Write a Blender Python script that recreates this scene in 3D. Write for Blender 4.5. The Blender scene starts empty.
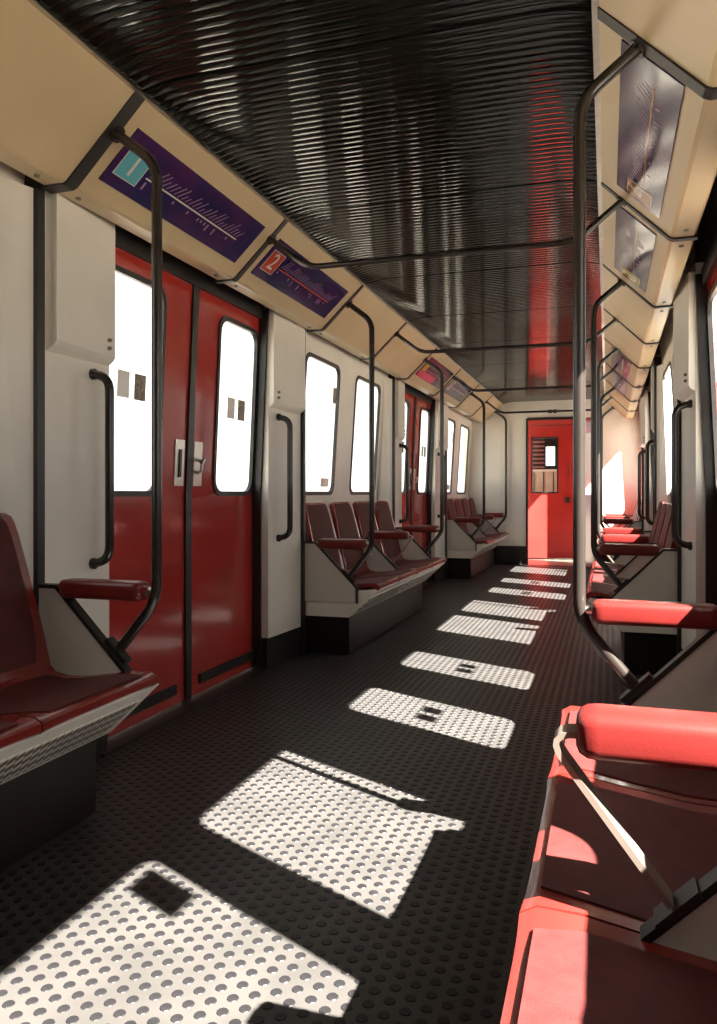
import bpy, bmesh, math, random
from mathutils import Vector
random.seed(7)
SC = bpy.context.scene
COL = SC.collection
PI = math.pi

# ------------------------------------------------------------------ camera
cam_d = bpy.data.cameras.new('camera')
cam_d.sensor_fit = 'VERTICAL'
cam_d.sensor_height = 36.0
cam_d.lens = 775.2 / 1024 * 36.0
cam_d.shift_y = -(512 - 493.2) / 1024
cam_d.clip_start = 0.02
cam = bpy.data.objects.new('camera', cam_d)
COL.objects.link(cam)
cam.location = (0, 0, 1.0)
cam.rotation_euler = (PI / 2, 0, 0.3104)
SC.camera = cam

# ------------------------------------------------------------------ light
world = bpy.data.worlds.new('hazy_sky')
SC.world = world
world.use_nodes = True
bg = world.node_tree.nodes['Background']
bg.inputs[0].default_value = (1.0, 0.98, 0.94, 1)
bg.inputs[1].default_value = 1.0
sun_d = bpy.data.lights.new('sun', 'SUN')
sun_d.energy = 36
sun_d.angle = math.radians(0.55)
sun_d.color = (1.0, 0.95, 0.88)
sun = bpy.data.objects.new('sun', sun_d)
COL.objects.link(sun)
sun.rotation_euler = Vector((-1.0, 0.51, -1.165)).to_track_quat('-Z', 'Y').to_euler()
sun.location = (12, -6, 14)
VS = SC.view_settings
VS.view_transform = 'Standard'
VS.look = 'None'
VS.gamma = 1.0
VS.exposure = 1.28
VS.use_curve_mapping = False
SC.cycles.max_bounces = 10
SC.cycles.diffuse_bounces = 6
SC.cycles.glossy_bounces = 4
SC.cycles.transparent_max_bounces = 12
SC.cycles.sample_clamp_indirect = 6.0
SC.cycles.caustics_reflective = False
SC.cycles.caustics_refractive = False

# ------------------------------------------------------------------ layout
CX = -0.71                    # centre line of the carriage
P = 4.46                      # distance from one door to the next
D = [3.28, 3.28 + P]          # side door centres
BL = 2.12                     # bench length
BY = [-0.01, 4.45, 8.91]      # where the benches start
YB, YE = -2.4, 11.03          # rear and front end of the saloon
ZC = 2.28                     # ceiling


def X(s, off):
    return CX + s * off


def wall_off(z):              # window wall, leaning in towards the roof
    return 1.185 if z <= 0.95 else 1.185 - (z - 0.95) * 0.062


def door_off(z):
    return 1.205 if z <= 1.0 else 1.205 - (z - 1.0) * 0.045


# ------------------------------------------------------------------ materials
def mat(name, col, rough=0.5, metal=0.0, var=0.0, scale=8.0, bump=0.0, bscale=200.0, spec=0.5, coat=0.0, col2=None):
    m = bpy.data.materials.new(name)
    m.use_nodes = True
    nt = m.node_tree
    b = nt.nodes['Principled BSDF']
    b.inputs['Base Color'].default_value = (*col, 1)
    b.inputs['Roughness'].default_value = rough
    b.inputs['Metallic'].default_value = metal
    b.inputs['Specular IOR Level'].default_value = spec
    b.inputs['Coat Weight'].default_value = coat
    b.inputs['Coat Roughness'].default_value = 0.08
    tc = nt.nodes.new('ShaderNodeTexCoord')
    if var or col2:
        n = nt.nodes.new('ShaderNodeTexNoise')
        n.inputs['Scale'].default_value = scale
        n.inputs['Detail'].default_value = 5
        nt.links.new(tc.outputs['Object'], n.inputs['Vector'])
        r = nt.nodes.new('ShaderNodeValToRGB')
        r.color_ramp.elements[0].position = 0.35
        r.color_ramp.elements[1].position = 0.65
        c2 = col2 if col2 else tuple(min(1, c * (1 + var)) for c in col)
        c1 = col if col2 else tuple(c * (1 - var) for c in col)
        r.color_ramp.elements[0].color = (*c1, 1)
        r.color_ramp.elements[1].color = (*c2, 1)
        nt.links.new(n.outputs['Fac'], r.inputs['Fac'])
        nt.links.new(r.outputs['Color'], b.inputs['Base Color'])
    if bump:
        n2 = nt.nodes.new('ShaderNodeTexNoise')
        n2.inputs['Scale'].default_value = bscale
        n2.inputs['Detail'].default_value = 3
        nt.links.new(tc.outputs['Object'], n2.inputs['Vector'])
        bp = nt.nodes.new('ShaderNodeBump')
        bp.inputs['Strength'].default_value = bump
        bp.inputs['Distance'].default_value = 0.002
        nt.links.new(n2.outputs['Fac'], bp.inputs['Height'])
        nt.links.new(bp.outputs['Normal'], b.inputs['Normal'])
    return m


M = {}
M['white'] = mat('off_white_laminate', (0.84, 0.81, 0.745), 0.38, var=0.04, scale=3, bump=0.12, bscale=260)
M['cream'] = mat('cream_panel', (0.56, 0.435, 0.265), 0.35, var=0.05, scale=2.5)
M['lip'] = mat('panel_screw', (0.25, 0.22, 0.18), 0.35, metal=0.8)
M['black'] = mat('black_rubber', (0.016, 0.014, 0.014), 0.42, var=0.2)
M['dark'] = mat('dark_void_lining', (0.012, 0.013, 0.016), 0.6)
M['red'] = mat('red_door_paint', (0.43, 0.034, 0.028), 0.15, var=0.08, scale=2, coat=0.3)
M['redp'] = mat('red_seat_plastic', (0.20, 0.020, 0.016), 0.24, var=0.08, scale=5, coat=0.25)
M['arm'] = mat('red_armrest_vinyl', (0.15, 0.015, 0.013), 0.30, var=0.06, scale=9, bump=0.1, bscale=300)
M['cloth'] = mat('maroon_upholstery', (0.085, 0.016, 0.015), 0.62, var=0.15, scale=30, bump=0.35, bscale=420, spec=0.25)
M['pole'] = mat('dark_bronze_tube', (0.028, 0.022, 0.019), 0.22, var=0.1, scale=4, spec=0.6)
M['steel'] = mat('brushed_steel', (0.55, 0.52, 0.48), 0.32, metal=1.0, var=0.08, scale=20)
M['strap'] = mat('satin_metal_strap', (0.36, 0.29, 0.24), 0.35, metal=0.7, var=0.1, scale=12)
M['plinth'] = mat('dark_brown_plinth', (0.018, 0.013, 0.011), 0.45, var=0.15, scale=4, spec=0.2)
M['grey'] = mat('pale_end_panel', (0.64, 0.60, 0.55), 0.42, var=0.04, scale=4, bump=0.1)
M['floor'] = mat('worn_rubber_floor', (0.056, 0.051, 0.048), 0.40, var=0.12, scale=6, bump=0.12, bscale=160, spec=0.15)
M['stud'] = mat('raised_rubber_stud', (0.015, 0.014, 0.015), 0.40, var=0.2, scale=14, spec=0.2)
M['ceil'] = mat('dark_ribbed_metal', (0.008, 0.009, 0.007), 0.085, var=0.12, scale=3)
M['ceil'].node_tree.nodes['Principled BSDF'].inputs['IOR'].default_value = 1.38
M['roof'] = mat('roof_skin', (0.3, 0.3, 0.3), 0.6)
M['navy'] = mat('navy_map_print', (0.018, 0.017, 0.085), 0.14, coat=0.2, scale=5, col2=(0.055, 0.018, 0.085))
M['cyan'] = mat('light_blue_print', (0.12, 0.42, 0.50), 0.2, coat=0.5)
M['mred'] = mat('red_print', (0.50, 0.06, 0.03), 0.2, coat=0.5)
M['mbrown'] = mat('brown_print', (0.35, 0.13, 0.05), 0.2, coat=0.5)
M['myellow'] = mat('yellow_print', (0.50, 0.38, 0.05), 0.2, coat=0.5)
M['mwhite'] = mat('white_print', (0.72, 0.66, 0.60), 0.25, coat=0.4)
M['mlilac'] = mat('lilac_print', (0.36, 0.22, 0.32), 0.25, coat=0.4)
M['mpink'] = mat('pink_print', (0.50, 0.04, 0.14), 0.25, coat=0.4)
M['sticker'] = mat('sticker_paper', (0.16, 0.14, 0.12), 0.6, scale=60, col2=(0.42, 0.36, 0.28))
M['ground'] = mat('pale_trackside', (0.28, 0.25, 0.21), 0.9, var=0.15, scale=0.7)
M['cabwood'] = mat('cab_cream_lining', (0.78, 0.70, 0.52), 0.45, var=0.06)


def glass_mat():
    m = bpy.data.materials.new('window_glass')
    m.use_nodes = True
    nt = m.node_tree
    nt.nodes.clear()
    out = nt.nodes.new('ShaderNodeOutputMaterial')
    mix = nt.nodes.new('ShaderNodeMixShader')
    tr = nt.nodes.new('ShaderNodeBsdfTransparent')
    tr.inputs[0].default_value = (0.95, 0.96, 0.95, 1)
    gl = nt.nodes.new('ShaderNodeBsdfGlossy')
    gl.inputs['Roughness'].default_value = 0.03
    lw = nt.nodes.new('ShaderNodeLayerWeight')      # more mirror-like when seen at a slant
    lw.inputs[0].default_value = 0.5
    pw = nt.nodes.new('ShaderNodeMath')
    pw.operation = 'POWER'
    pw.inputs[1].default_value = 4.0
    ml = nt.nodes.new('ShaderNodeMath')
    ml.operation = 'MULTIPLY_ADD'
    ml.inputs[1].default_value = 0.35
    ml.inputs[2].default_value = 0.03
    nt.links.new(lw.outputs['Facing'], pw.inputs[0])
    nt.links.new(pw.outputs[0], ml.inputs[0])
    nt.links.new(ml.outputs[0], mix.inputs[0])
    nt.links.new(tr.outputs[0], mix.inputs[1])
    nt.links.new(gl.outputs[0], mix.inputs[2])
    nt.links.new(mix.outputs[0], out.inputs[0])
    return m


M['glass'] = glass_mat()


def perf_mat():               # white sheet metal with a fine grid of punched holes
    m = mat('perforated_white_sheet', (0.70, 0.67, 0.60), 0.4)
    nt = m.node_tree
    b = nt.nodes['Principled BSDF']
    tc = nt.nodes.new('ShaderNodeTexCoord')
    mp = nt.nodes.new('ShaderNodeMapping')
    mp.inputs['Rotation'].default_value = (0, 0, PI / 4)
    mp.inputs['Location'].default_value = (0, 0, 0.5)
    mp.inputs['Scale'].default_value = (48, 48, 48)
    nt.links.new(tc.outputs['UV'], mp.inputs['Vector'])
    ch = nt.nodes.new('ShaderNodeTexChecker')
    ch.inputs['Scale'].default_value = 1.0
    nt.links.new(mp.outputs[0], ch.inputs['Vector'])
    r = nt.nodes.new('ShaderNodeValToRGB')
    r.color_ramp.interpolation = 'CONSTANT'
    r.color_ramp.elements[0].color = (0.09, 0.08, 0.07, 1)
    r.color_ramp.elements[1].position = 0.34
    r.color_ramp.elements[1].color = (0.70, 0.67, 0.60, 1)
    nt.links.new(ch.outputs['Fac'], r.inputs['Fac'])
    nt.links.new(r.outputs['Color'], b.inputs['Base Color'])
    return m


M['perf'] = perf_mat()


# ------------------------------------------------------------------ mesh helpers
class MB:
    def __init__(self):
        self.v, self.f = [], []

    def add(self, vs, fs):
        n = len(self.v)
        self.v += [tuple(p) for p in vs]
        self.f += [tuple(i + n for i in f) for f in fs]
        return self

    def box(self, x0, x1, y0, y1, z0, z1):
        return self.add([(x0, y0, z0), (x1, y0, z0), (x1, y1, z0), (x0, y1, z0), (x0, y0, z1), (x1, y0, z1), (x1, y1, z1), (x0, y1, z1)],
                        [(0, 3, 2, 1), (4, 5, 6, 7), (0, 1, 5, 4), (1, 2, 6, 5), (2, 3, 7, 6), (3, 0, 4, 7)])

    def prism(self, poly, y0, y1, s=1, cx=0.0):           # poly in (off, z), swept along the carriage
        n = len(poly)
        vs = [(cx + s * o, y0, z) for o, z in poly] + [(cx + s * o, y1, z) for o, z in poly]
        fs = [tuple(range(n)), tuple(range(2 * n - 1, n - 1, -1))]
        fs += [(i, (i + 1) % n, n + (i + 1) % n, n + i) for i in range(n)]
        return self.add(vs, fs)

    def tube(self, path, r, n=10):
        pts = [Vector(p) for p in path]
        rings = []
        ref = None
        for i, p in enumerate(pts):
            if i == 0:
                t = pts[1] - p
            elif i == len(pts) - 1:
                t = p - pts[i - 1]
            else:
                t = (pts[i + 1] - p).normalized() + (p - pts[i - 1]).normalized()
            t.normalize()
            if ref is None:
                ref = Vector((0, 1, 0)) if abs(t.y) < 0.9 else Vector((1, 0, 0))
            a = (ref - t * ref.dot(t)).normalized()
            ref = a
            b = t.cross(a)
            rr = r[i] if isinstance(r, (list, tuple)) else r
            rings.append([p + a * math.cos(2 * PI * k / n) * rr + b * math.sin(2 * PI * k / n) * rr for k in range(n)])
        return self.loft(rings)

    def loft(self, rings, cap=True):
        n = len(rings[0])
        vs = [q for r in rings for q in r]
        fs = []
        for i in range(len(rings) - 1):
            for k in range(n):
                fs.append((i * n + k, i * n + (k + 1) % n, (i + 1) * n + (k + 1) % n, (i + 1) * n + k))
        if cap:
            fs.append(tuple(range(n - 1, -1, -1)))
            m = (len(rings) - 1) * n
            fs.append(tuple(range(m, m + n)))
        return self.add(vs, fs)

    def mesh(self, name, m, smooth=False):
        me = bpy.data.meshes.new(name)
        me.from_pydata(self.v, [], self.f)
        bm = bmesh.new()
        bm.from_mesh(me)
        bmesh.ops.recalc_face_normals(bm, faces=bm.faces)
        bm.to_mesh(me)
        bm.free()
        me.materials.append(m)
        if smooth:
            me.shade_smooth()
            me.set_sharp_from_angle(angle=math.radians(38))
        return me

    def build(self, name, m, parent=None, smooth=False, loc=None):
        o = bpy.data.objects.new(name, self.mesh(name, m, smooth))
        COL.objects.link(o)
        if parent:
            o.parent = parent
        if loc:
            o.location = loc
        return o


def tag(o, label=None, cat=None, group=None, kind=None):
    if label:
        o['label'] = label
    if cat:
        o['category'] = cat
    if group:
        o['group'] = group
    if kind:
        o['kind'] = kind
    return o


def empty(name, loc):
    o = bpy.data.objects.new(name, None)
    o.empty_display_size = 0.1
    COL.objects.link(o)
    o.location = loc
    return o


def copy_tree(o, parent=None):
    c = o.copy()
    COL.objects.link(c)
    c.parent = parent
    for ch in list(o.children):
        copy_tree(ch, c)
    return c


def arc(p0, p1, p2, r, n=6):
    """points rounding the corner p1 between p0 and p2"""
    p0, p1, p2 = Vector(p0), Vector(p1), Vector(p2)
    a, b = (p0 - p1).normalized(), (p2 - p1).normalized()
    q0, q2 = p1 + a * r, p1 + b * r
    return [tuple((1 - t) ** 2 * q0 + 2 * t * (1 - t) * p1 + t * t * q2) for t in [i / n for i in range(n + 1)]]


def rounded(y0, y1, z0, z1, r, n=5):
    pts = []
    for cy, cz, a0 in ((y1 - r, z0 + r, -PI / 2), (y1 - r, z1 - r, 0), (y0 + r, z1 - r, PI / 2), (y0 + r, z0 + r, PI)):
        for i in range(n + 1):
            a = a0 + PI / 2 * i / n
            pts.append((cy + r * math.cos(a), cz + r * math.sin(a)))
    return pts


def sheet_hole(mb, s, offf, rect, hole, r, th, n=5):
    """a leaning sheet (rect in y,z) with a rounded hole, th thick outwards"""
    ya, yb, za, zb = rect
    inner = rounded(*hole, r, n)
    corners = [(yb, za), (yb, zb), (ya, zb), (ya, za)]
    N = len(inner)
    L = []
    for d in (0, th):
        L.append([(X(s, offf(z) + d), y, z) for y, z in inner])
        L.append([(X(s, offf(z) + d), y, z) for y, z in corners])
    vs = L[0] + L[1] + L[2] + L[3]
    fs = []
    for base in (0, N + 4):
        for c in range(4):
            k0 = c * (n + 1)
            for i in range(n):
                fs.append((base + k0 + i, base + k0 + i + 1, base + N + c))
            k1 = (k0 + n + 1) % N
            fs.append((base + k0 + n, base + k1, base + N + (c + 1) % 4, base + N + c))
    for i in range(N):
        j = (i + 1) % N
        fs.append((i, j, N + 4 + j, N + 4 + i))
    for c in range(4):
        e = (c + 1) % 4
        fs.append((N + c, N + e, 2 * N + 4 + e, 2 * N + 4 + c))
    mb.add(vs, fs)


def ring(mb, s, offf, hole, r, w, d0, d1, n=6):
    """gasket round a window: from hole inward by w, between depths d0 and d1"""
    y0, y1, z0, z1 = hole
    A = rounded(y0 - 0.004, y1 + 0.004, z0 - 0.004, z1 + 0.004, r, n)
    B = rounded(y0 + w, y1 - w, z0 + w, z1 - w, max(0.01, r - w * 0.6), n)
    N = len(A)
    vs = []
    for d in (d0, d1):
        for pts in (A, B):
            vs += [(X(s, offf(z) + d), y, z) for y, z in pts]
    fs = []
    for i in range(N):
        j = (i + 1) % N
        fs += [(i, j, N + j, N + i), (2 * N + i, 2 * N + j, 3 * N + j, 3 * N + i), (i, j, 2 * N + j, 2 * N + i), (N + i, N + j, 3 * N + j, 3 * N + i)]
    mb.add(vs, fs)


def pane(mb, s, offf, hole, r, d, th=0.006, n=6):
    A = rounded(*hole, r, n)
    mb.loft([[(X(s, offf(z) + dd), y, z) for y, z in A] for dd in (d, d + th)])


def slab(mb, s, offf, y0, y1, z0, z1, d0, d1):
    vs = [(X(s, offf(z) + d), y, z) for d in (d0, d1) for y, z in ((y0, z0), (y1, z0), (y1, z1), (y0, z1))]
    mb.add(vs, [(0, 1, 2, 3), (7, 6, 5, 4), (0, 4, 5, 1), (1, 5, 6, 2), (2, 6, 7, 3), (3, 7, 4, 0)])


SIDE = {-1: 'left', 1: 'right'}

# ------------------------------------------------------------------ ground outside, floor, roof
g = MB().box(-60, 60, -60, 90, -1.3, -1.05).build('ground', M['ground'])
tag(g, 'pale sunlit trackside ground outside the carriage', 'ground', kind='structure')

floor = MB().box(X(-1, 1.3), X(1, 1.3), YB, YE + 0.05, -0.12, 0.0).build('floor', M['floor'])
tag(floor, 'dark studded rubber floor of the carriage with bright sun patches', 'floor', kind='structure')

SP, SR, SH = 0.043, 0.0125, 0.0016
SXP = SP * 0.866


def stud_geom(cx, cy, n=10):
    vs, fs = [], []
    for rr, zz in ((SR, 0.0), (SR * 0.90, SH)):
        vs += [(cx + rr * math.cos(2 * PI * k / n), cy + rr * math.sin(2 * PI * k / n), zz) for k in range(n)]
    fs = [(k, (k + 1) % n, n + (k + 1) % n, n + k) for k in range(n)]
    fs.append(tuple(range(n, 2 * n)))
    return vs, fs


cp, sp_ = math.cos(0.3104), math.sin(0.3104)
near, rest = [], []
i = 0
x = X(-1, 1.15)
while x < X(1, 0.80):
    off = abs(x - CX)
    y = 1.02 + (SP / 2 if i % 2 else 0)
    while y < YE - 0.03:
        inb = any(b - 0.02 < y < b + BL - 0.05 for b in BY)
        if not (off > 0.78 and inb):
            dep = -x * -sp_ * -1 + y * cp if False else (-sp_ * x + cp * y)
            u = 358.5 + 775.2 * (cp * x + sp_ * y) / dep
            v = 493.2 + 775.2 / dep
            (near if (4 < u < 712 and v < 1020 and not (x > -0.12 and y < 2.1)) else rest).append((dep, x, y))
        y += SP
    x += SXP
    i += 1
near.sort()
stud_me = MB().add(*stud_geom(0, 0)).mesh('stud', M['stud'])
for dep, x, y in near[:300]:
    o = bpy.data.objects.new('stud', stud_me)
    COL.objects.link(o)
    o.parent = floor
    o.location = (x, y, 0)
mb = MB()
for dep, x, y in near[300:] + rest:
    mb.add(*stud_geom(x, y, 10 if dep < 4 else 6))
me = bpy.data.meshes.new('stud_field')
me.from_pydata(mb.v, [], mb.f)
me.materials.append(M['stud'])
sf = bpy.data.objects.new('stud_field', me)
COL.objects.link(sf)
sf.parent = floor
sf['kind'] = 'stuff'

# door threshold plates
for s in (-1, 1):
    for d in D:
        MB().box(X(s, 1.10), X(s, 1.22), d - 0.78, d + 0.78, 0.0, 0.012).build('threshold', M['black'], floor)

roof = MB().box(X(-1, 1.3), X(1, 1.3), YB - 0.05, YE + 0.04, 2.36, 2.44).build('trim_1', M['roof'])
tag(roof, 'outer roof skin above the ribbed ceiling', 'roof', kind='structure')

# ribbed ceiling: transverse rounded ribs, panels split at the joints
ceil = MB().box(X(-1, 0.80), X(1, 0.80), YB, YE, ZC + 0.02, ZC + 0.035).build('ceiling', M['dark'])
tag(ceil, 'dark glossy ceiling of narrow transverse metal ribs', 'ceiling', kind='structure')
JY = [2.11, 3.28, 4.45, 5.51, 6.57, 7.74, 8.91, 9.97]
edges = [YB, -0.01, 1.05] + JY + [YE]
RP = 0.039


def ceil_z(off):
    o = abs(off)
    return ZC - (0.030 * ((o - 0.52) / 0.18) ** 2 if o > 0.52 else 0)


offs = [-0.70, -0.66, -0.62, -0.57, -0.52, 0.0, 0.52, 0.57, 0.62, 0.66, 0.70]
for a, b in zip(edges[:-1], edges[1:]):
    a2, b2 = a + 0.008, b - 0.008
    n = max(1, round((b2 - a2) / RP))
    w = (b2 - a2) / n
    prof = []
    for k in range(n):
        for t in (0.0, 0.06, 0.22, 0.38, 0.5, 0.62, 0.78, 0.94):
            h = 0.008 if t == 0.0 else 0.0018 * (2 * t - 1) ** 2
            prof.append((a2 + (k + t) * w, h))
    prof.append((b2, 0.008))
    vs = [(CX + o, y, ceil_z(o) + h) for y, h in prof for o in offs]
    m = len(offs)
    fs = [(r * m + c, r * m + c + 1, (r + 1) * m + c + 1, (r + 1) * m + c) for r in range(len(prof) - 1) for c in range(m - 1)]
    o = MB().add(vs, fs).build('ceiling_panel', M['ceil'], ceil, smooth=True)

# ------------------------------------------------------------------ side walls with windows
WIN = {-1: ((0.17, 0.84), (1.21, 1.89)), 1: ((0.27, 1.06), (1.255, 2.02))}
WZ0, WZ1, WR = 0.99, 1.91, 0.075
win_no = 0
walls = {}
for s in (-1, 1):
    w = empty('wall_' + SIDE[s], (X(s, 1.2), 4.3, 0))
    tag(w, 'off-white %s side wall of the carriage between the red doors' % SIDE[s], 'wall', kind='structure')
    walls[s] = w
    inv = w.matrix_world.inverted()

    def wb(mb, name, m, smooth=False):
        mb.v = [(p[0] - X(s, 1.2), p[1] - 4.3, p[2]) for p in mb.v]
        return mb.build(name, m, w, smooth)
    # behind the camera: plain panel
    mb = MB()
    slab(mb, s, lambda z: 1.19, YB, BY[0], 0, 2.36, 0, 0.06)
    wb(mb, 'wall_panel', M['white'])
    for bi, y0 in enumerate(BY):
        y1 = y0 + BL
        ym = y0 + (WIN[s][0][1] + WIN[s][1][0]) / 2
        mb = MB()
        slab(mb, s, wall_off, y0, y1, 0.0, 0.95, 0, 0.06)
        wb(mb, 'lower_wall_panel', M['white'])
        mb = MB()
        slab(mb, s, wall_off, y0, y1, 2.02, 2.36, 0, 0.06)
        wb(mb, 'header_panel', M['white'])
        for (a, b), (ca, cb) in zip(WIN[s], ((y0, ym), (ym, y1))):
            mb = MB()
            hole = (y0 + a, y0 + b, WZ0, WZ1)
            sheet_hole(mb, s, wall_off, (ca, cb, 0.95, 2.02), hole, WR, 0.016)
            wb(mb, 'window_panel', M['white'])
            win_no += 1
            wn = empty('window_%d' % win_no, (0, 0, 0))
            which = ('nearest', 'middle', 'farthest')[bi]
            tag(wn, 'blown-out %s side window with dark gasket, %s over the %s bench' % (SIDE[s], 'first' if (a < 1) else 'second', which), 'window', kind='structure')
            mb = MB()
            ring(mb, s, wall_off, hole, WR, 0.022, -0.006, 0.012)
            mb.build('gasket', M['black'], wn, True)
            mb = MB()
            pane(mb, s, wall_off, (y0 + a + 0.015, y0 + b - 0.015, WZ0 + 0.015, WZ1 - 0.015), WR - 0.01, 0.004)
            mb.build('pane', M['glass'], wn)
            if s < 0 and a < 1 and bi > 0:
                mb = MB()
                slab(mb, s, wall_off, y0 + b - 0.11, y0 + b - 0.05, 1.64, 1.75, 0.0015, 0.0035)
                mb.build('sticker', M['sticker'], wn)
                mb = MB()
                slab(mb, s, wall_off, y0 + b - 0.26, y0 + b - 0.10, 1.045, 1.105, 0.0015, 0.0035)
                mb.build('sticker', M['mwhite'], wn)
            if s > 0 and bi == 0 and a < 1:
                mb = MB()
                slab(mb, s, wall_off, y0 + b - 0.17, y0 + b - 0.055, 1.64, 1.84, 0.0015, 0.0035)
                mb.build('sticker', M['sticker'], wn)
        for yy, e in ((y0, 1), (y1, -1)):
            mb = MB()
            vs = []
            for z in (0.0, 2.0):
                vs += [(X(s, 1.078), yy, z), (X(s, wall_off(z) - 0.002), yy + e * 0.15, z), (X(s, wall_off(z) + 0.02), yy + e * 0.15, z), (X(s, 1.2), yy, z)]
            mb.add(vs, [(0, 1, 2, 3), (4, 5, 6, 7), (0, 1, 5, 4), (1, 2, 6, 5), (2, 3, 7, 6), (3, 0, 4, 7)])
            if bi == 2 and e < 0:
                continue
            wb(mb, 'wall_return', M['white'])
    # wall above the doors, shadowed gap painted black, and the skirting beside them
    for d in D:
        mb = MB()
        slab(mb, s, door_off, d - 1.17, d + 1.17, 2.035, 2.36, 0.005, 0.06)
        wb(mb, 'door_header', M['dark'])
        for e in (-1, 1):
            ya, yb = sorted((d + e * 0.80, d + e * 1.17))
            mb = MB()
            slab(mb, s, lambda z: 1.20, ya, yb, 0.0, 2.04, 0.0, 0.008)
            wb(mb, 'pocket_wall', M['dark'])

# ------------------------------------------------------------------ side doors
door_no = 0
for s in (-1, 1):
    for di, d in enumerate(D):
        door_no += 1
        dr = empty('door_%d' % door_no, (X(s, 1.2), d, 0))
        tag(dr, 'glossy red double side door on the %s, %s of the two' % (SIDE[s], ('nearer', 'farther')[di]), 'door', kind='structure')

        def db(mb, name, m, parent=dr, smooth=False):
            mb.v = [(p[0] - X(s, 1.2), p[1] - d, p[2]) for p in mb.v]
            return mb.build(name, m, parent, smooth)
        for e in (-1, 1):
            ya, yb = sorted((d + e * 0.012, d + e * 0.80))
            ha, hb = sorted((d + e * 0.25, d + e * 0.71))
            mb = MB()
            slab(mb, s, door_off, ya, yb, 0.015, 0.97, 0, 0.035)
            sheet_hole(mb, s, door_off, (ya, yb, 0.97, 2.035), (ha, hb, 0.99, 1.91), 0.08, 0.016)
            leaf = db(mb, 'door_leaf', M['red'])
            mb = MB()
            ring(mb, s, door_off, (ha, hb, 0.99, 1.91), 0.08, 0.020, -0.008, 0.012)
            db(mb, 'gasket', M['black'], leaf, True)
            mb = MB()
            pane(mb, s, door_off, (ha + .01, hb - .01, 1.0, 1.90), 0.075, 0.004)
            db(mb, 'pane', M['glass'], leaf)
            c = (ha + hb) / 2
            for q in (-0.085, 0.035):
                mb = MB()
                slab(mb, s, door_off, c + q - 0.012, c + q + 0.070, 1.395, 1.505, 0.0015, 0.0035)
                db(mb, 'sticker', M['sticker'] if q > 0 else M['mwhite'], leaf)
            # recessed pull or latch beside the seam
            la, lb = sorted((d + e * 0.045, d + e * 0.125))
            mb = MB()
            slab(mb, s, door_off, la, lb, 1.035, 1.25, -0.006, 0.0)
            lp = db(mb, 'latch_plate', M['steel'], leaf)
            lc = (la + lb) / 2
            if e < 0:
                mb = MB()
                slab(mb, s, door_off, lc - 0.010, lc + 0.010, 1.075, 1.205, -0.012, -0.005)
                db(mb, 'pull_slot', M['black'], leaf)
            else:
                path = [(X(s, door_off(1.1) - dd), lc + q, z) for q, z, dd in
                        ((0.025, 1.15, 0.006), (0.022, 1.165, 0.03), (0.0, 1.165, 0.04), (-0.02, 1.14, 0.04), (-0.015, 1.11, 0.035), (0.0, 1.10, 0.006))]
                db(MB().tube(path, 0.008, 8), 'latch_handle', M['steel'], leaf, True)
            # kick rail near the foot of the leaf
            ka, kb = sorted((d + e * 0.11, d + e * 0.74))
            mb = MB()
            slab(mb, s, door_off, ka, kb, 0.065, 0.11, -0.014, 0.0)
            db(mb, 'kick_rail', M['black'], leaf)
            # outer edge seal
            sa, sb = sorted((d + e * 0.715, d + e * 0.745))
            mb = MB()
            slab(mb, s, door_off, sa, sb, 0.0, 1.0, -0.05, 0.0)
            slab(mb, s, door_off, sa, sb, 1.0, 2.04, -0.05, 0.0)
            db(mb, 'edge_seal', M['black'])
        mb = MB()
        slab(mb, s, door_off, d - 0.026, d + 0.026, 0.0, 1.0, -0.012, 0.02)
        slab(mb, s, door_off, d - 0.026, d + 0.026, 1.0, 2.04, -0.012, 0.02)
        db(mb, 'centre_seal', M['black'])
        mb = MB()
        slab(mb, s, door_off, d - 0.73, d + 0.73, 1.985, 2.06, -0.02, 0.0)
        db(mb, 'head_seal', M['black'])

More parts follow.
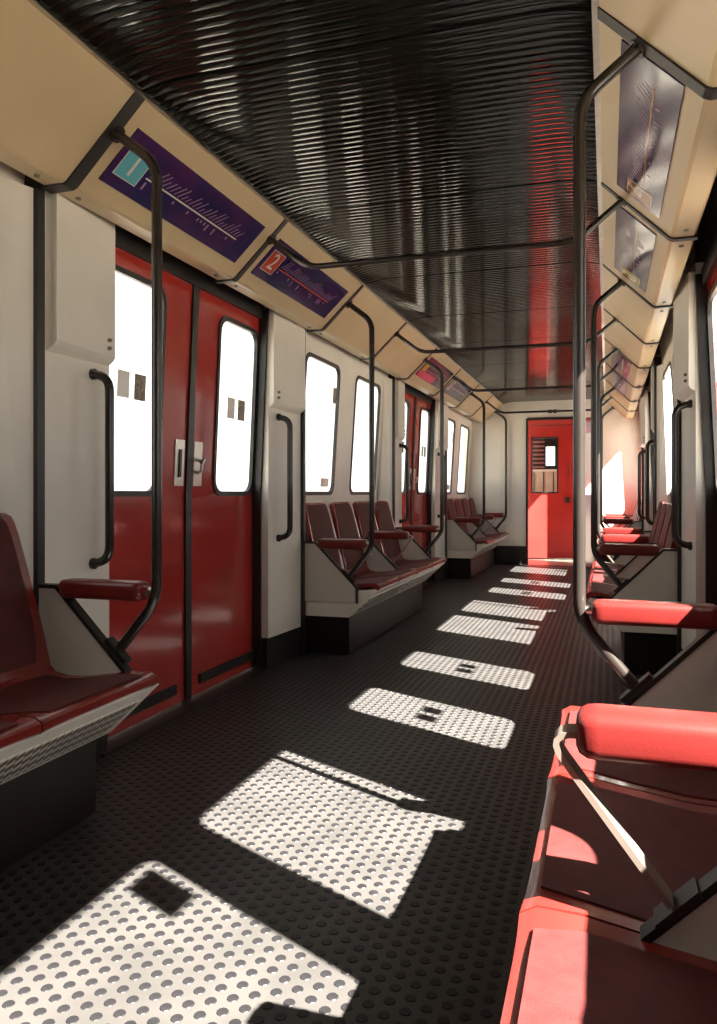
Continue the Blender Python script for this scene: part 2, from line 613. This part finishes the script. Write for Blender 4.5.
# ------------------------------------------------------------------ pillars beside the doors
trim_no = 1
for s in (-1, 1):
    for di, d in enumerate(D):
        for e in (-1, 1):
            trim_no += 1
            yA = d + e * 1.15        # bench side
            yB_ = d + e * 0.735      # door side
            pil = empty('trim_%d' % trim_no, (X(s, 1.1), (yA + yB_) / 2, 0))
            tag(pil, 'off-white pillar lining on the %s, on the %s side of the %s red door' % (SIDE[s], ('near', 'far')[e > 0], ('nearer', 'farther')[di]), 'pillar', kind='structure')
            ox, oy = X(s, 1.1), (yA + yB_) / 2

            def pb(mb, name, m, smooth=False):
                mb.v = [(p[0] - ox, p[1] - oy, p[2]) for p in mb.v]
                return mb.build(name, m, pil, smooth)

            def plate(y_a, o_a, y_b, o_b, z0, z1, back=1.20):
                return MB().add([(X(s, o_a), y_a, z0), (X(s, o_b), y_b, z0), (X(s, back), y_b, z0), (X(s, back), y_a, z0),
                                 (X(s, o_a), y_a, z1), (X(s, o_b), y_b, z1), (X(s, back), y_b, z1), (X(s, back), y_a, z1)],
                                [(0, 1, 2, 3), (4, 5, 6, 7), (0, 1, 5, 4), (1, 2, 6, 5), (2, 3, 7, 6), (3, 0, 4, 7)])
            pb(plate(yA, 1.085, yB_, 1.113, 0.18, 2.10), 'lower_lining', M['white'])
            pb(plate(yA, 1.092, yB_, 1.120, 0.0, 0.18), 'skirting', M['black'])
            # housing box above, with chamfered foot
            ya2, yb2 = yA - e * 0.03, yB_ + e * 0.005
            o1, o2 = 1.042, 1.082
            lv = [(1.475, 0.05), (1.50, 0.012), (1.515, 0.0), (2.06, 0.0)]
            rings = []
            for z, ins in lv:
                rings.append([(X(s, o1 + ins), ya2, z), (X(s, o2 + ins), yb2, z), (X(s, 1.19), yb2, z), (X(s, 1.19), ya2, z)])
            pb(MB().loft(rings), 'housing', M['white'])
            for zz in (1.545, 1.575):
                yy = yb2 + e * 0.05
                pb(MB().tube([(X(s, 1.078), yy, zz), (X(s, 1.065), yy, zz)], 0.007, 10), 'screw', M['lip'])
            pb(MB().tube([(X(s, 1.13), yB_ + e * 0.06, 0.60), (X(s, 1.11), yB_ + e * 0.06, 0.60)], 0.009, 10), 'screw', M['lip'])
            sa, sb = sorted((d + e * 1.15, d + e * 1.185))
            pb(MB().prism([(1.05, 0.0), (1.2, 0.0), (1.2, 2.12), (1.05, 2.12)] if False else [(1.065, 0.0), (1.2, 0.0), (1.2, 2.08), (1.065, 2.08)], sa, sb, s, CX), 'black_strip', M['black'])
            # grab handle
            yh = d + e * 0.85
            hx, hy, hz = X(s, 1.087) - ox, yh - oy, 0.74
            q = s * 1.0
            path = [(q * 0.02, 0, 0.0)] + arc((q * 0.02, 0, 0.0), (-q * 0.058, 0, 0.012), (-q * 0.058, 0, 0.4), 0.055) + \
                   arc((-q * 0.058, 0, 0.3), (-q * 0.058, 0, 0.688), (q * 0.02, 0, 0.70), 0.055) + [(q * 0.02, 0, 0.70)]
            gh = MB().tube(path, 0.0165, 12).build('grab_handle', M['pole'], pil, True, (hx, hy, hz))
            for zz in (0.0, 0.70):
                MB().tube([(q * 0.022, 0, zz), (q * 0.004, 0, zz)], 0.021, 12).build('flange', M['pole'], gh, True)

# ------------------------------------------------------------------ cove panels under the ceiling
CO = [(0.69, 2.25), (0.945, 2.005), (0.958, 1.999), (1.03, 2.0), (1.04, 2.012), (1.04, 2.05), (1.015, 2.05), (1.015, 2.016), (0.965, 2.016), (0.70, 2.27)]
cj = [YB, -0.01, 1.05] + JY + [YE]
for s in (-1, 1):
    trim_no += 1
    cv = empty('trim_%d' % trim_no, (X(s, 0.9), 4.3, 2.1))
    tag(cv, 'sloping cream panels running along the %s edge of the ceiling' % SIDE[s], 'ceiling panel', kind='structure')

    def cb(mb, name, m, smooth=False):
        mb.v = [(p[0] - X(s, 0.9), p[1] - 4.3, p[2] - 2.1) for p in mb.v]
        return mb.build(name, m, cv, smooth)
    for a, b in zip(cj[:-1], cj[1:]):
        cb(MB().prism(CO, a + 0.012, b - 0.012, s, CX), 'cove_panel', M['cream'])
        # raised lower rail of each panel and two screws on the lip
        for yy in (a + 0.10, b - 0.10):
            cb(MB().tube([(X(s, 0.995), yy, 2.004), (X(s, 0.995), yy, 1.994)], 0.009, 10), 'screw', M['lip'])
    for k, yj in enumerate(cj[1:-1]):
        hw = 0.026 if abs((yj - 2.11)) < 0.01 else 0.017
        poly = [(0.683, 2.252), (0.94, 2.0), (0.957, 1.992), (1.045, 1.992), (1.045, 2.06), (0.97, 2.03), (0.71, 2.28)]
        cb(MB().prism(poly, yj - hw, yj + hw, s, CX), 'joint_strip', M['black'])
    # small serrated ceiling edge strip
    cb(MB().prism([(0.672, 2.247), (0.69, 2.250), (0.70, 2.262), (0.682, 2.262)], YB, YE, s, CX), 'edge_strip', M['steel'])

# ------------------------------------------------------------------ end walls
we = empty('wall_end', (CX, YE, 0))
tag(we, 'cream end wall with dark skirting around the open gangway doorway', 'wall', kind='structure')
DX0, DX1, DZ = -1.055, -0.43, 2.02


def eb(mb, name, m, parent=we):
    mb.v = [(p[0] - CX, p[1] - YE, p[2]) for p in mb.v]
    return mb.build(name, m, parent)


eb(MB().box(X(-1, 1.25), DX0, YE, YE + 0.05, 0.26, 2.36), 'wall_panel', M['white'])
eb(MB().box(DX1, X(1, 1.25), YE, YE + 0.05, 0.26, 2.36), 'wall_panel', M['white'])
eb(MB().box(DX0, DX1, YE, YE + 0.05, DZ, 2.36), 'header_panel', M['white'])
eb(MB().box(X(-1, 1.25), DX0, YE - 0.012, YE + 0.05, 0.0, 0.26), 'skirting', M['black'])
eb(MB().box(DX1, X(1, 1.25), YE - 0.012, YE + 0.05, 0.0, 0.26), 'skirting', M['black'])
eb(MB().box(DX0 - 0.025, DX0, YE - 0.02, YE + 0.05, 0, DZ + 0.02), 'door_frame', M['black'])
eb(MB().box(DX1, DX1 + 0.05, YE - 0.02, YE + 0.05, 0, DZ + 0.02), 'door_frame', M['red'])
eb(MB().box(DX0, DX1, YE - 0.02, YE + 0.05, DZ, DZ + 0.03), 'door_frame', M['black'])
wbk = MB().box(X(-1, 1.3), X(1, 1.3), YB - 0.05, YB, 0, 2.36).build('wall_rear', M['white'])
tag(wbk, 'plain off-white rear end wall behind the viewer', 'wall', kind='structure')

# open inner leaf of the gangway door, swung into the saloon
door_no += 1
od = empty('door_%d' % door_no, (DX1 + 0.03, YE - 0.03, 0))
tag(od, 'narrow red gangway door leaf swung open into the saloon at the far end', 'door', kind='structure')
LW = 0.58
mb = MB().box(0, LW, -0.018, 0.018, 0.02, 0.98).box(0, 0.09, -0.018, 0.018, 0.98, 1.80).box(LW - 0.17, LW, -0.018, 0.018, 0.98, 1.80).box(0, LW, -0.018, 0.018, 1.80, 2.0)
mb.build('door_leaf', M['red'], od)
MB().box(0.09, LW - 0.17, -0.003, 0.003, 0.98, 1.80).build('pane', M['glass'], od)
MB().box(LW - 0.12, LW - 0.04, -0.03, -0.016, 0.95, 1.10).build('lock_plate', M['steel'], od)
od.rotation_euler = (0, 0, -math.radians(59))

# next carriage, seen through the open doorway across the gap
NY = 12.02
nc = empty('next_carriage', (CX, NY, 0))
tag(nc, 'red end of the next carriage with a windowed door, seen through the far doorway', 'carriage')


def nb(mb, name, m, parent=nc):
    mb.v = [(p[0] - CX, p[1] - NY, p[2]) for p in mb.v]
    return mb.build(name, m, parent)


wx0, wx1, wz0, wz1 = -1.10, -0.70, 1.0, 1.85
nb(MB().box(X(-1, 1.25), -1.16, NY, NY + 0.05, -0.1, 2.4), 'end_wall', M['red'])
nb(MB().box(-0.45, X(1, 1.25), NY, NY + 0.05, -0.1, 2.4), 'end_wall', M['red'])
nb(MB().box(-1.16, -0.45, NY, NY + 0.05, 2.03, 2.4), 'end_wall', M['red'])
dl = nb(MB().box(-1.155, wx0, NY + .01, NY + 0.04, 0.02, 2.02).box(wx1, -0.455, NY + .01, NY + 0.04, 0.02, 2.02)
        .box(wx0, wx1, NY + .01, NY + 0.04, 0.02, wz0).box(wx0, wx1, NY + .01, NY + 0.04, wz1, 2.02), 'door_leaf', M['red'])
nb(MB().box(wx0, wx0 + .02, NY, NY + .03, wz0, wz1).box(wx1 - .02, wx1, NY, NY + .03, wz0, wz1)
   .box(wx0, wx1, NY, NY + .03, wz0, wz0 + .02).box(wx0, wx1, NY, NY + .03, wz1 - .02, wz1), 'window_gasket', M['black'], dl)
nb(MB().box(wx0 + .02, wx1 - .02, NY + 0.02, NY + 0.026, wz0 + .02, wz1 - .02), 'pane', M['glass'], dl)
hp = [(-0.53, NY + 0.01, 1.22), (-0.53, NY - 0.035, 1.23), (-0.53, NY - 0.035, 1.45), (-0.53, NY + 0.01, 1.46)]
nb(MB().tube(hp, 0.010, 8), 'pull_handle', M['redp'], dl)
nb(MB().box(-0.60, -0.53, NY - 0.03, NY + 0.012, 0.86, 0.94), 'lock', M['black'], dl)
# shallow vestibule behind that window
VY = NY + 1.3
nb(MB().box(X(-1, 1.2), X(1, 1.2), NY + .05, VY, -0.1, 0.0), 'vestibule_floor', M['dark'])
nb(MB().box(X(-1, 1.2), X(1, 1.2), NY + .05, VY, 2.3, 2.36), 'vestibule_ceiling', M['dark'])
nb(MB().box(X(-1, 1.25), X(-1, 1.2), NY + .05, VY, 0, 0.95), 'vestibule_side', M['cabwood'])
nb(MB().box(X(1, 1.2), X(1, 1.25), NY + .05, VY, 0, 0.95), 'vestibule_side', M['cabwood'])
nb(MB().box(X(1, 1.2), X(1, 1.25), NY + .05, VY, 1.9, 2.36), 'vestibule_side', M['cabwood'])
nb(MB().box(X(-1, 1.2), X(1, 1.2), VY, VY + 0.04, 0.0, 1.38), 'back_panel', M['cabwood'])
nb(MB().box(X(-1, 1.2), -0.98, VY, VY + 0.04, 1.38, 2.36).box(-0.83, X(1, 1.2), VY, VY + 0.04, 1.38, 2.36)
   .box(-0.98, -0.83, VY, VY + 0.04, 1.78, 2.36).box(-0.98, -0.83, VY, VY + 0.04, 1.38, 1.46), 'back_panel', M['plinth'])
for k in range(8):
    nb(MB().box(X(-1, 1.2), -1.0, VY - 0.02, VY, 1.42 + k * 0.07, 1.455 + k * 0.07), 'slat', M['steel'])
for xx in (-1.18, -1.02, -0.86, -0.70):
    nb(MB().box(xx, xx + 0.012, VY - 0.012, VY, 0.0, 1.38), 'panel_joint', M['black'])
nb(MB().box(X(-1, 1.2), X(1, 1.2), VY - 0.03, VY, 1.36, 1.40), 'ledge', M['white'])
nb(MB().box(-0.22, -0.18, 11.70, NY, 0.0, 2.4), 'added_shade_panel', M['dark'])  # unseen blocker, added to shade the right part of the door
nb(MB().box(X(-1, 1.2), 0.10, YE + 0.06, NY, 2.2, 2.24), 'added_shade_canopy', M['dark'])  # added out of view to keep sun off the upper door
gp = MB().box(DX0 - 0.1, DX1 + 0.1, YE + 0.05, NY - 0.01, -0.05, 0.0).build('gangway_plate', M['steel'])
tag(gp, 'sunlit steel gangway plate bridging the gap to the next carriage', 'gangway plate')

# ------------------------------------------------------------------ benches
SQ = [(0.645, 0.414), (0.612, 0.414), (0.600, 0.422), (0.602, 0.438), (0.622, 0.449), (0.68, 0.447), (0.76, 0.434), (0.85, 0.421), (0.92, 0.417), (0.965, 0.428), (0.985, 0.45)]
BK = [(0.975, 0.43), (0.99, 0.47), (1.01, 0.55), (1.036, 0.66), (1.062, 0.77), (1.083, 0.86), (1.095, 0.905), (1.100, 0.925), (1.104, 0.937)]


def shell(s, path, widths, yc, th, rim, ncol=10, inset=0.0, lift=0.0):
    """a moulded panel: path in (off, z), widths along it, rim raised at its sides"""
    P_ = [Vector(p) for p in path]
    nrm = []
    for i in range(len(P_)):
        t = (P_[min(i + 1, len(P_) - 1)] - P_[max(i - 1, 0)]).normalized()
        nrm.append(Vector((-t.y, t.x)))
    front, back = [], []
    for i, p in enumerate(P_):
        w = widths[i] - 2 * inset
        for c in range(ncol + 1):
            t = c / ncol
            u = abs(2 * t - 1)
            tt = t + (t - 0.5) * 0.0
            k = rim * max(0.0, (u - 0.78) / 0.22) ** 1.0 if u > 0.78 else 0.0
            if u > 0.98:
                k = rim * 0.35
            y = yc + (tt - 0.5) * w
            q = p + nrm[i] * (k + lift)
            r = p - nrm[i] * th
            front.append((s * q.x, y, q.y))
            back.append((s * r.x, y, r.y))
    m = ncol + 1
    n = len(P_)
    mb = MB()
    N = n * m
    fs = []
    for r in range(n - 1):
        for c in range(ncol):
            a = r * m + c
            fs.append((a, a + 1, a + m + 1, a + m))
            fs.append((N + a, N + a + m, N + a + m + 1, N + a + 1))
    for r in range(n - 1):
        a = r * m
        fs.append((a, a + m, N + a + m, N + a))
        a = r * m + ncol
        fs.append((a, N + a, N + a + m, a + m))
    for c in range(ncol):
        fs.append((c, N + c, N + c + 1, c + 1))
        a = (n - 1) * m + c
        fs.append((a, a + 1, N + a + 1, N + a))
    mb.add(front + back, fs)
    return mb


def armrest_mesh(s):
    rings = []
    for off, k in ((0.672, 0.55), (0.676, 0.80), (0.686, 0.96), (0.70, 1.0), (0.945, 1.0), (0.965, 0.96), (0.973, 0.8)):
        hw, hh = 0.038 * k, 0.030 * k
        pts = rounded(-hw, hw, -hh, hh, 0.016 * k, 4)
        rings.append([(s * off, y, 0.692 + z) for y, z in pts])
    return MB().loft(rings).mesh('armrest', M['arm'], True)


PANEL = [(1.10, 0.69), (1.0, 0.69), (0.735, 0.425), (0.735, 0.335), (1.10, 0.335)]
DIV = [(1.02, 0.66), (0.985, 0.66), (0.76, 0.435), (0.76, 0.40), (1.02, 0.40)]


def make_bench(s):
    t = empty('bench', (CX, 0, 0))
    MB().prism([(0.620, 0.418), (0.612, 0.408), (0.785, 0.245), (1.17, 0.245), (1.17, 0.38), (0.95, 0.395), (0.80, 0.405)], 0.012, BL - 0.012, s).build('base', M['white'], t)
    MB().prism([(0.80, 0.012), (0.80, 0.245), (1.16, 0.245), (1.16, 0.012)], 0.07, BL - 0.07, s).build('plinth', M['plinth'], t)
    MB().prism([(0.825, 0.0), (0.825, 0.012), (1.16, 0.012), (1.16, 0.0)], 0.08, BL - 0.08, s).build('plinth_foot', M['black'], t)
    for k in range(2):
        a, b = 0.05 + k * 1.04, 0.05 + k * 1.04 + 0.98
        # perforated plate lying just proud of the sloping fascia
        p0, p1 = Vector((0.656, 0.3665)), Vector((0.7645, 0.2643))
        nn = Vector((-(p1 - p0).y, (p1 - p0).x)).normalized() * -0.004
        q0, q1 = p0 + nn, p1 + nn
        vs = [(s * p0.x, a, p0.y), (s * p1.x, a + 0.03, p1.y), (s * p1.x, b - 0.03, p1.y), (s * p0.x, b, p0.y),
              (s * q0.x, a, q0.y), (s * q1.x, a + 0.03, q1.y), (s * q1.x, b - 0.03, q1.y), (s * q0.x, b, q0.y)]
        o = MB().add(vs, [(0, 1, 2, 3), (4, 5, 6, 7), (0, 1, 5, 4), (1, 2, 6, 5), (2, 3, 7, 6), (3, 0, 4, 7)]).build('vent_grille', M['perf'], t)
        uv = o.data.uv_layers.new(name='UVMap')
        for lp in o.data.loops:
            co = o.data.vertices[lp.vertex_index].co
            uv.data[lp.index].uv = (co.y, (0.38 - co.z) * 0.95)
    seat_me = pad_me = back_me = bpad_me = None
    sw = [0.485, 0.50, 0.504, 0.504, 0.504, 0.504, 0.504, 0.504, 0.50, 0.49, 0.48]
    bw = [0.475, 0.482, 0.480, 0.464, 0.444, 0.426, 0.412, 0.395, 0.345]
    for k in range(4):
        yc = 0.295 + k * 0.51
        if seat_me is None:
            seat_me = shell(s, SQ, sw, 0, 0.018, 0.012).mesh('seat', M['redp'], True)
            pad_me = shell(s, SQ[4:10], [0.40, 0.43, 0.435, 0.435, 0.43, 0.40], 0, 0.012, -0.004, lift=0.006).mesh('seat_pad', M['cloth'], True)
            back_me = shell(s, BK, bw, 0, 0.022, 0.012).mesh('backrest', M['redp'], True)
            bpad_me = shell(s, BK[1:8], [0.36, 0.405, 0.396, 0.378, 0.36, 0.342, 0.30], 0, 0.012, -0.004, lift=0.007).mesh('backrest_pad', M['cloth'], True)
        for nm, me_, sub, sub_me in (('seat', seat_me, 'seat_pad', pad_me), ('backrest', back_me, 'backrest_pad', bpad_me)):
            o = bpy.data.objects.new(nm, me_)
            COL.objects.link(o)
            o.parent = t
            o.location = (0, yc, 0)
            o2 = bpy.data.objects.new(sub, sub_me)
            COL.objects.link(o2)
            o2.parent = o
    arm_me = armrest_mesh(s)
    for k, yy in enumerate((0.015, BL / 2, BL + 0.005)):
        o = bpy.data.objects.new('armrest', arm_me)
        COL.objects.link(o)
        o.parent = t
        o.location = (0, yy, 0)
        if k != 1:
            pn = MB().prism(PANEL, yy - 0.014, yy + 0.014, s).build('end_panel', M['grey'], t)
            edge = [(1.10, 0.69), (1.0, 0.69), (0.735, 0.425), (0.735, 0.335), (0.723, 0.335), (0.723, 0.430), (0.995, 0.702), (1.10, 0.702)]
            MB().prism(edge, yy - 0.018, yy + 0.018, s).build('edge_trim', M['black'], pn)
        else:
            pn = MB().prism(DIV, yy - 0.012, yy + 0.012, s).build('divider', M['grey'], t)
            edge = [(1.02, 0.66), (0.985, 0.66), (0.76, 0.435), (0.75, 0.440), (0.981, 0.671), (1.02, 0.671)]
            MB().prism(edge, yy - 0.016, yy + 0.016, s).build('edge_trim', M['black'], pn)
            # flat strap from the armrest tip down to the divider
            cl = [(0.71, 0.688)] + [(p[0], p[1]) for p in arc((0.71, 0.690, 0), (0.630, 0.690, 0), (0.80, 0.468, 0), 0.045)] + [(0.785, 0.487)]
            rings = []
            for i, (o_, z_) in enumerate(cl):
                a_ = Vector(cl[max(0, i - 1)]); b_ = Vector(cl[min(len(cl) - 1, i + 1)])
                tt = (b_ - a_).normalized()
                nn = Vector((-tt.y, tt.x)) * 0.004
                hw = 0.020
                rings.append([(s * (o_ + nn.x), yy - hw, z_ + nn.y), (s * (o_ + nn.x), yy + hw, z_ + nn.y), (s * (o_ - nn.x), yy + hw, z_ - nn.y), (s * (o_ - nn.x), yy - hw, z_ - nn.y)])
            MB().loft(rings).build('armrest_strap', M['strap'], t, True)
            MB().prism([(0.766, 0.462), (0.816, 0.512), (0.824, 0.504), (0.774, 0.454)], yy - 0.021, yy + 0.021, s).build('strap_foot', M['black'], t)
    return t


bw_lab = {(-1, 0): 'red four-seat bench along the left wall, nearest, cut by the photo edge',
          (-1, 1): 'red four-seat bench along the left wall between the two red doors',
          (-1, 2): 'red four-seat bench along the left wall beside the far end wall',
          (1, 0): 'red sunlit four-seat bench along the right wall, nearest the viewer',
          (1, 1): 'red four-seat bench along the right wall, middle of the right row',
          (1, 2): 'red four-seat bench along the right wall beside the far end wall'}
for s in (-1, 1):
    proto = make_bench(s)
    for i, y0 in enumerate(BY):
        b = proto if i == 0 else copy_tree(proto)
        b.location = (CX, y0, 0)
        tag(b, bw_lab[(s, i)], 'bench', 'benches along both walls')

# ------------------------------------------------------------------ stanchions at the bench ends
def make_pole(s):
    t = empty('grab_pole', (CX, 0, 0))
    p = [(0.785, 0.49), (0.64, 0.665), (0.64, 2.035), (0.79, 2.155)]
    P3 = [(s * o, 0, z) for o, z in p]
    path = [P3[0]] + arc(P3[0], P3[1], P3[2], 0.06) + [(s * 0.64, 0, z) for z in (1.0, 1.4, 1.7)] + arc(P3[1], P3[2], P3[3], 0.06) + [P3[3]]
    MB().tube(path, 0.0165, 14).build('tube', M['pole'], t, True)
    MB().prism([(0.752, 0.457), (0.822, 0.527), (0.812, 0.537), (0.742, 0.467)], -0.019, 0.019, s).build('foot_clamp', M['black'], t)
    d = Vector((s * 0.15, 0, 0.12)).normalized()
    e = Vector(P3[3])
    MB().tube([e - d * 0.012, e + d * 0.006], 0.028, 14).build('top_flange', M['pole'], t, True)
    MB().tube([(s * 0.645, 0, 0.692), (s * 0.69, 0, 0.692)], 0.012, 10).build('armrest_pin', M['steel'], t, True)
    return t


spots = [(2.13, 'near edge of nearer red door'), (4.47, 'far edge of nearer red door'), (6.55, 'near edge of farther red door'),
         (8.93, 'far edge of farther red door'), (10.98, 'hard against the far end wall')]
for s in (-1, 1):
    proto = make_pole(s)
    for i, (y, txt) in enumerate(spots):
        b = proto if i == 0 else copy_tree(proto)
        b.location = (CX, y, 0)
        tag(b, 'dark bent grab pole on the %s, %s' % (SIDE[s], txt), 'pole', 'grab poles at the bench ends')


def make_rail():
    t = empty('ceiling_handrail', (CX, 0, 2.025))
    p = [(-0.77, 0, 0.15), (-0.585, 0, 0.0), (0.585, 0, 0.0), (0.77, 0, 0.15)]
    path = [p[0]] + arc(p[0], p[1], p[2], 0.07) + [(-0.25, 0, 0), (0, 0, 0), (0.25, 0, 0)] + arc(p[1], p[2], p[3], 0.07) + [p[3]]
    MB().tube(path, 0.0135, 12).build('bar', M['pole'], t, True)
    for q in (p[0], p[3]):
        e = Vector(q)
        d = Vector((math.copysign(0.155, q[0]), 0, 0.15)).normalized()
        MB().tube([e - d * 0.012, e + d * 0.006], 0.026, 12).build('flange', M['pole'], t, True)
    return t


proto = make_rail()
for i, (y, txt) in enumerate(((3.28, 'nearest, above the nearer red doors'), (5.51, 'second from the viewer'), (7.74, 'third, above the farther red doors'), (9.97, 'farthest, before the end wall'))):
    b = proto if i == 0 else copy_tree(proto)
    b.location = (CX, y, 2.025)
    if i == 3:
        for q in (-0.03, 0.03):
            MB().box(0.06 + q - 0.022, 0.06 + q + 0.022, -0.022, 0.022, -0.025, 0.02).build('clamp', M['black'], b)
    tag(b, 'dark crosswise handrail under the ribbed ceiling, ' + txt, 'handrail', 'crosswise ceiling handrails')

# ------------------------------------------------------------------ route maps on the coves
def text_mesh(ch, size):
    cu = bpy.data.curves.new('numeral', 'FONT')
    cu.body = ch
    cu.size = size
    cu.align_x = 'CENTER'
    cu.align_y = 'CENTER'
    cu.extrude = 0.0006
    o = bpy.data.objects.new('numeral', cu)
    COL.objects.link(o)
    bpy.context.view_layer.update()
    me = bpy.data.meshes.new_from_object(o.evaluated_get(bpy.context.evaluated_depsgraph_get()))
    bpy.data.objects.remove(o)
    me.name = 'numeral'
    return me


def route_map(s, y0, y1, ch, sq, line, label, seed, pinks=False):
    rnd = random.Random(seed)
    c_off, c_z = 0.825, 2.25 - (0.825 - 0.69) * 0.9608
    yc = (y0 + y1) / 2
    L_, Hh = (y1 - y0), 0.212
    t = empty('route_map', (X(s, c_off), yc, c_z))
    # local x = reading direction, y = up the slope, z = off the panel
    sl = Vector((s * -(0.255), 0, 0.245)).normalized()
    rd = Vector((0, -s, 0))
    nz = rd.cross(sl)
    t.rotation_euler = __import__('mathutils').Matrix((rd, sl, nz)).transposed().to_euler()
    tag(t, label, 'map', 'route maps over the doors')
    MB().box(-L_ / 2, L_ / 2, -Hh / 2, Hh / 2, -0.002, 0.005).build('board', M['navy'], t)
    sx = -L_ / 2 + 0.09
    q = MB().box(sx - 0.06, sx + 0.06, -0.06, 0.05, 0.005, 0.0064).build('number_square', M[sq], t)
    for bx in ((-0.062, 0.062, 0.05, 0.053), (-0.062, 0.062, -0.063, -0.06), (-0.063, -0.06, -0.063, 0.053), (0.06, 0.063, -0.063, 0.053)):
        MB().box(sx + bx[0], sx + bx[1], bx[2], bx[3], 0.005, 0.0066).build('square_border', M['mwhite'], q)
    if ch:
        me_ = text_mesh(ch, 0.125)
        me_.materials.clear()
        me_.materials.append(M['mwhite'])
        o = bpy.data.objects.new('numeral', me_)
        COL.objects.link(o)
        o.parent = q
        o.location = (sx, -0.005, 0.0072)
    x0, x1 = sx + 0.085, L_ / 2 - 0.12
    MB().box(x0, x1, -0.018, -0.012, 0.005, 0.0064).build('route_line', M[line], t)
    mb = MB()
    n = 26
    for k in range(n):
        xx = x0 + (x1 - x0) * (k + 0.5) / n
        ln = rnd.uniform(0.028, 0.075)
        a = math.radians(48)
        dx, dy = ln * math.cos(a), ln * math.sin(a)
        w = 0.0022
        b0 = -0.005
        mb.add([(xx - w, b0, 0.006), (xx + w, b0, 0.006), (xx + dx + w, b0 + dy, 0.006), (xx + dx - w, b0 + dy, 0.006),
                (xx - w, b0, 0.005), (xx + w, b0, 0.005), (xx + dx + w, b0 + dy, 0.005), (xx + dx - w, b0 + dy, 0.005)],
               [(0, 1, 2, 3), (4, 5, 6, 7), (0, 1, 5, 4), (1, 2, 6, 5), (2, 3, 7, 6), (3, 0, 4, 7)])
    o = mb.build('station_names', M['mlilac'], t)
    o['kind'] = 'stuff'
    mb = MB()
    for k in sorted(rnd.sample(range(n), 9)):
        xx = x0 + (x1 - x0) * (k + 0.5) / n
        ln = rnd.choice((0.012, 0.014, 0.03))
        mb.box(xx - 0.004, xx + 0.004, -0.028 - ln, -0.028, 0.005, 0.0062)
    o = mb.build('interchange_marks', M['mlilac'], t)
    o['kind'] = 'stuff'
    if pinks:
        MB().box(-L_ / 2 + 0.03, 0.12, -0.1, -0.035, 0.0052, 0.0068).build('pink_band', M['mpink'], t)
    return t


route_map(-1, 2.19, 3.175, '1', 'cyan', 'mwhite', 'navy route map with a light blue 1 square, over the nearer left door', 1)
route_map(-1, 3.345, 4.345, '2', 'mred', 'mred', 'navy route map with a red 2 square, over the nearer left door', 2)
route_map(1, 2.15, 3.15, '4', 'mbrown', 'mbrown', 'navy route map with a brown 4 square, nearest on the right cove', 3)
route_map(1, 3.36, 4.30, '3', 'myellow', 'myellow', 'navy route map with a yellow 3 square, second on the right cove', 4)
route_map(-1, 6.65, 7.66, None, 'myellow', 'mlilac', 'small pink and purple route map over the farther left door, nearer of two', 5, True)
route_map(-1, 7.82, 8.83, None, 'mlilac', 'mwhite', 'small grey-purple route map over the farther left door, farther of two', 6)
route_map(1, 6.65, 7.66, None, 'mbrown', 'mbrown', 'small purple route map over the farther right door, nearer of two', 7, True)
route_map(1, 7.82, 8.83, None, 'mlilac', 'mlilac', 'small purple route map over the farther right door, farther of two', 8)
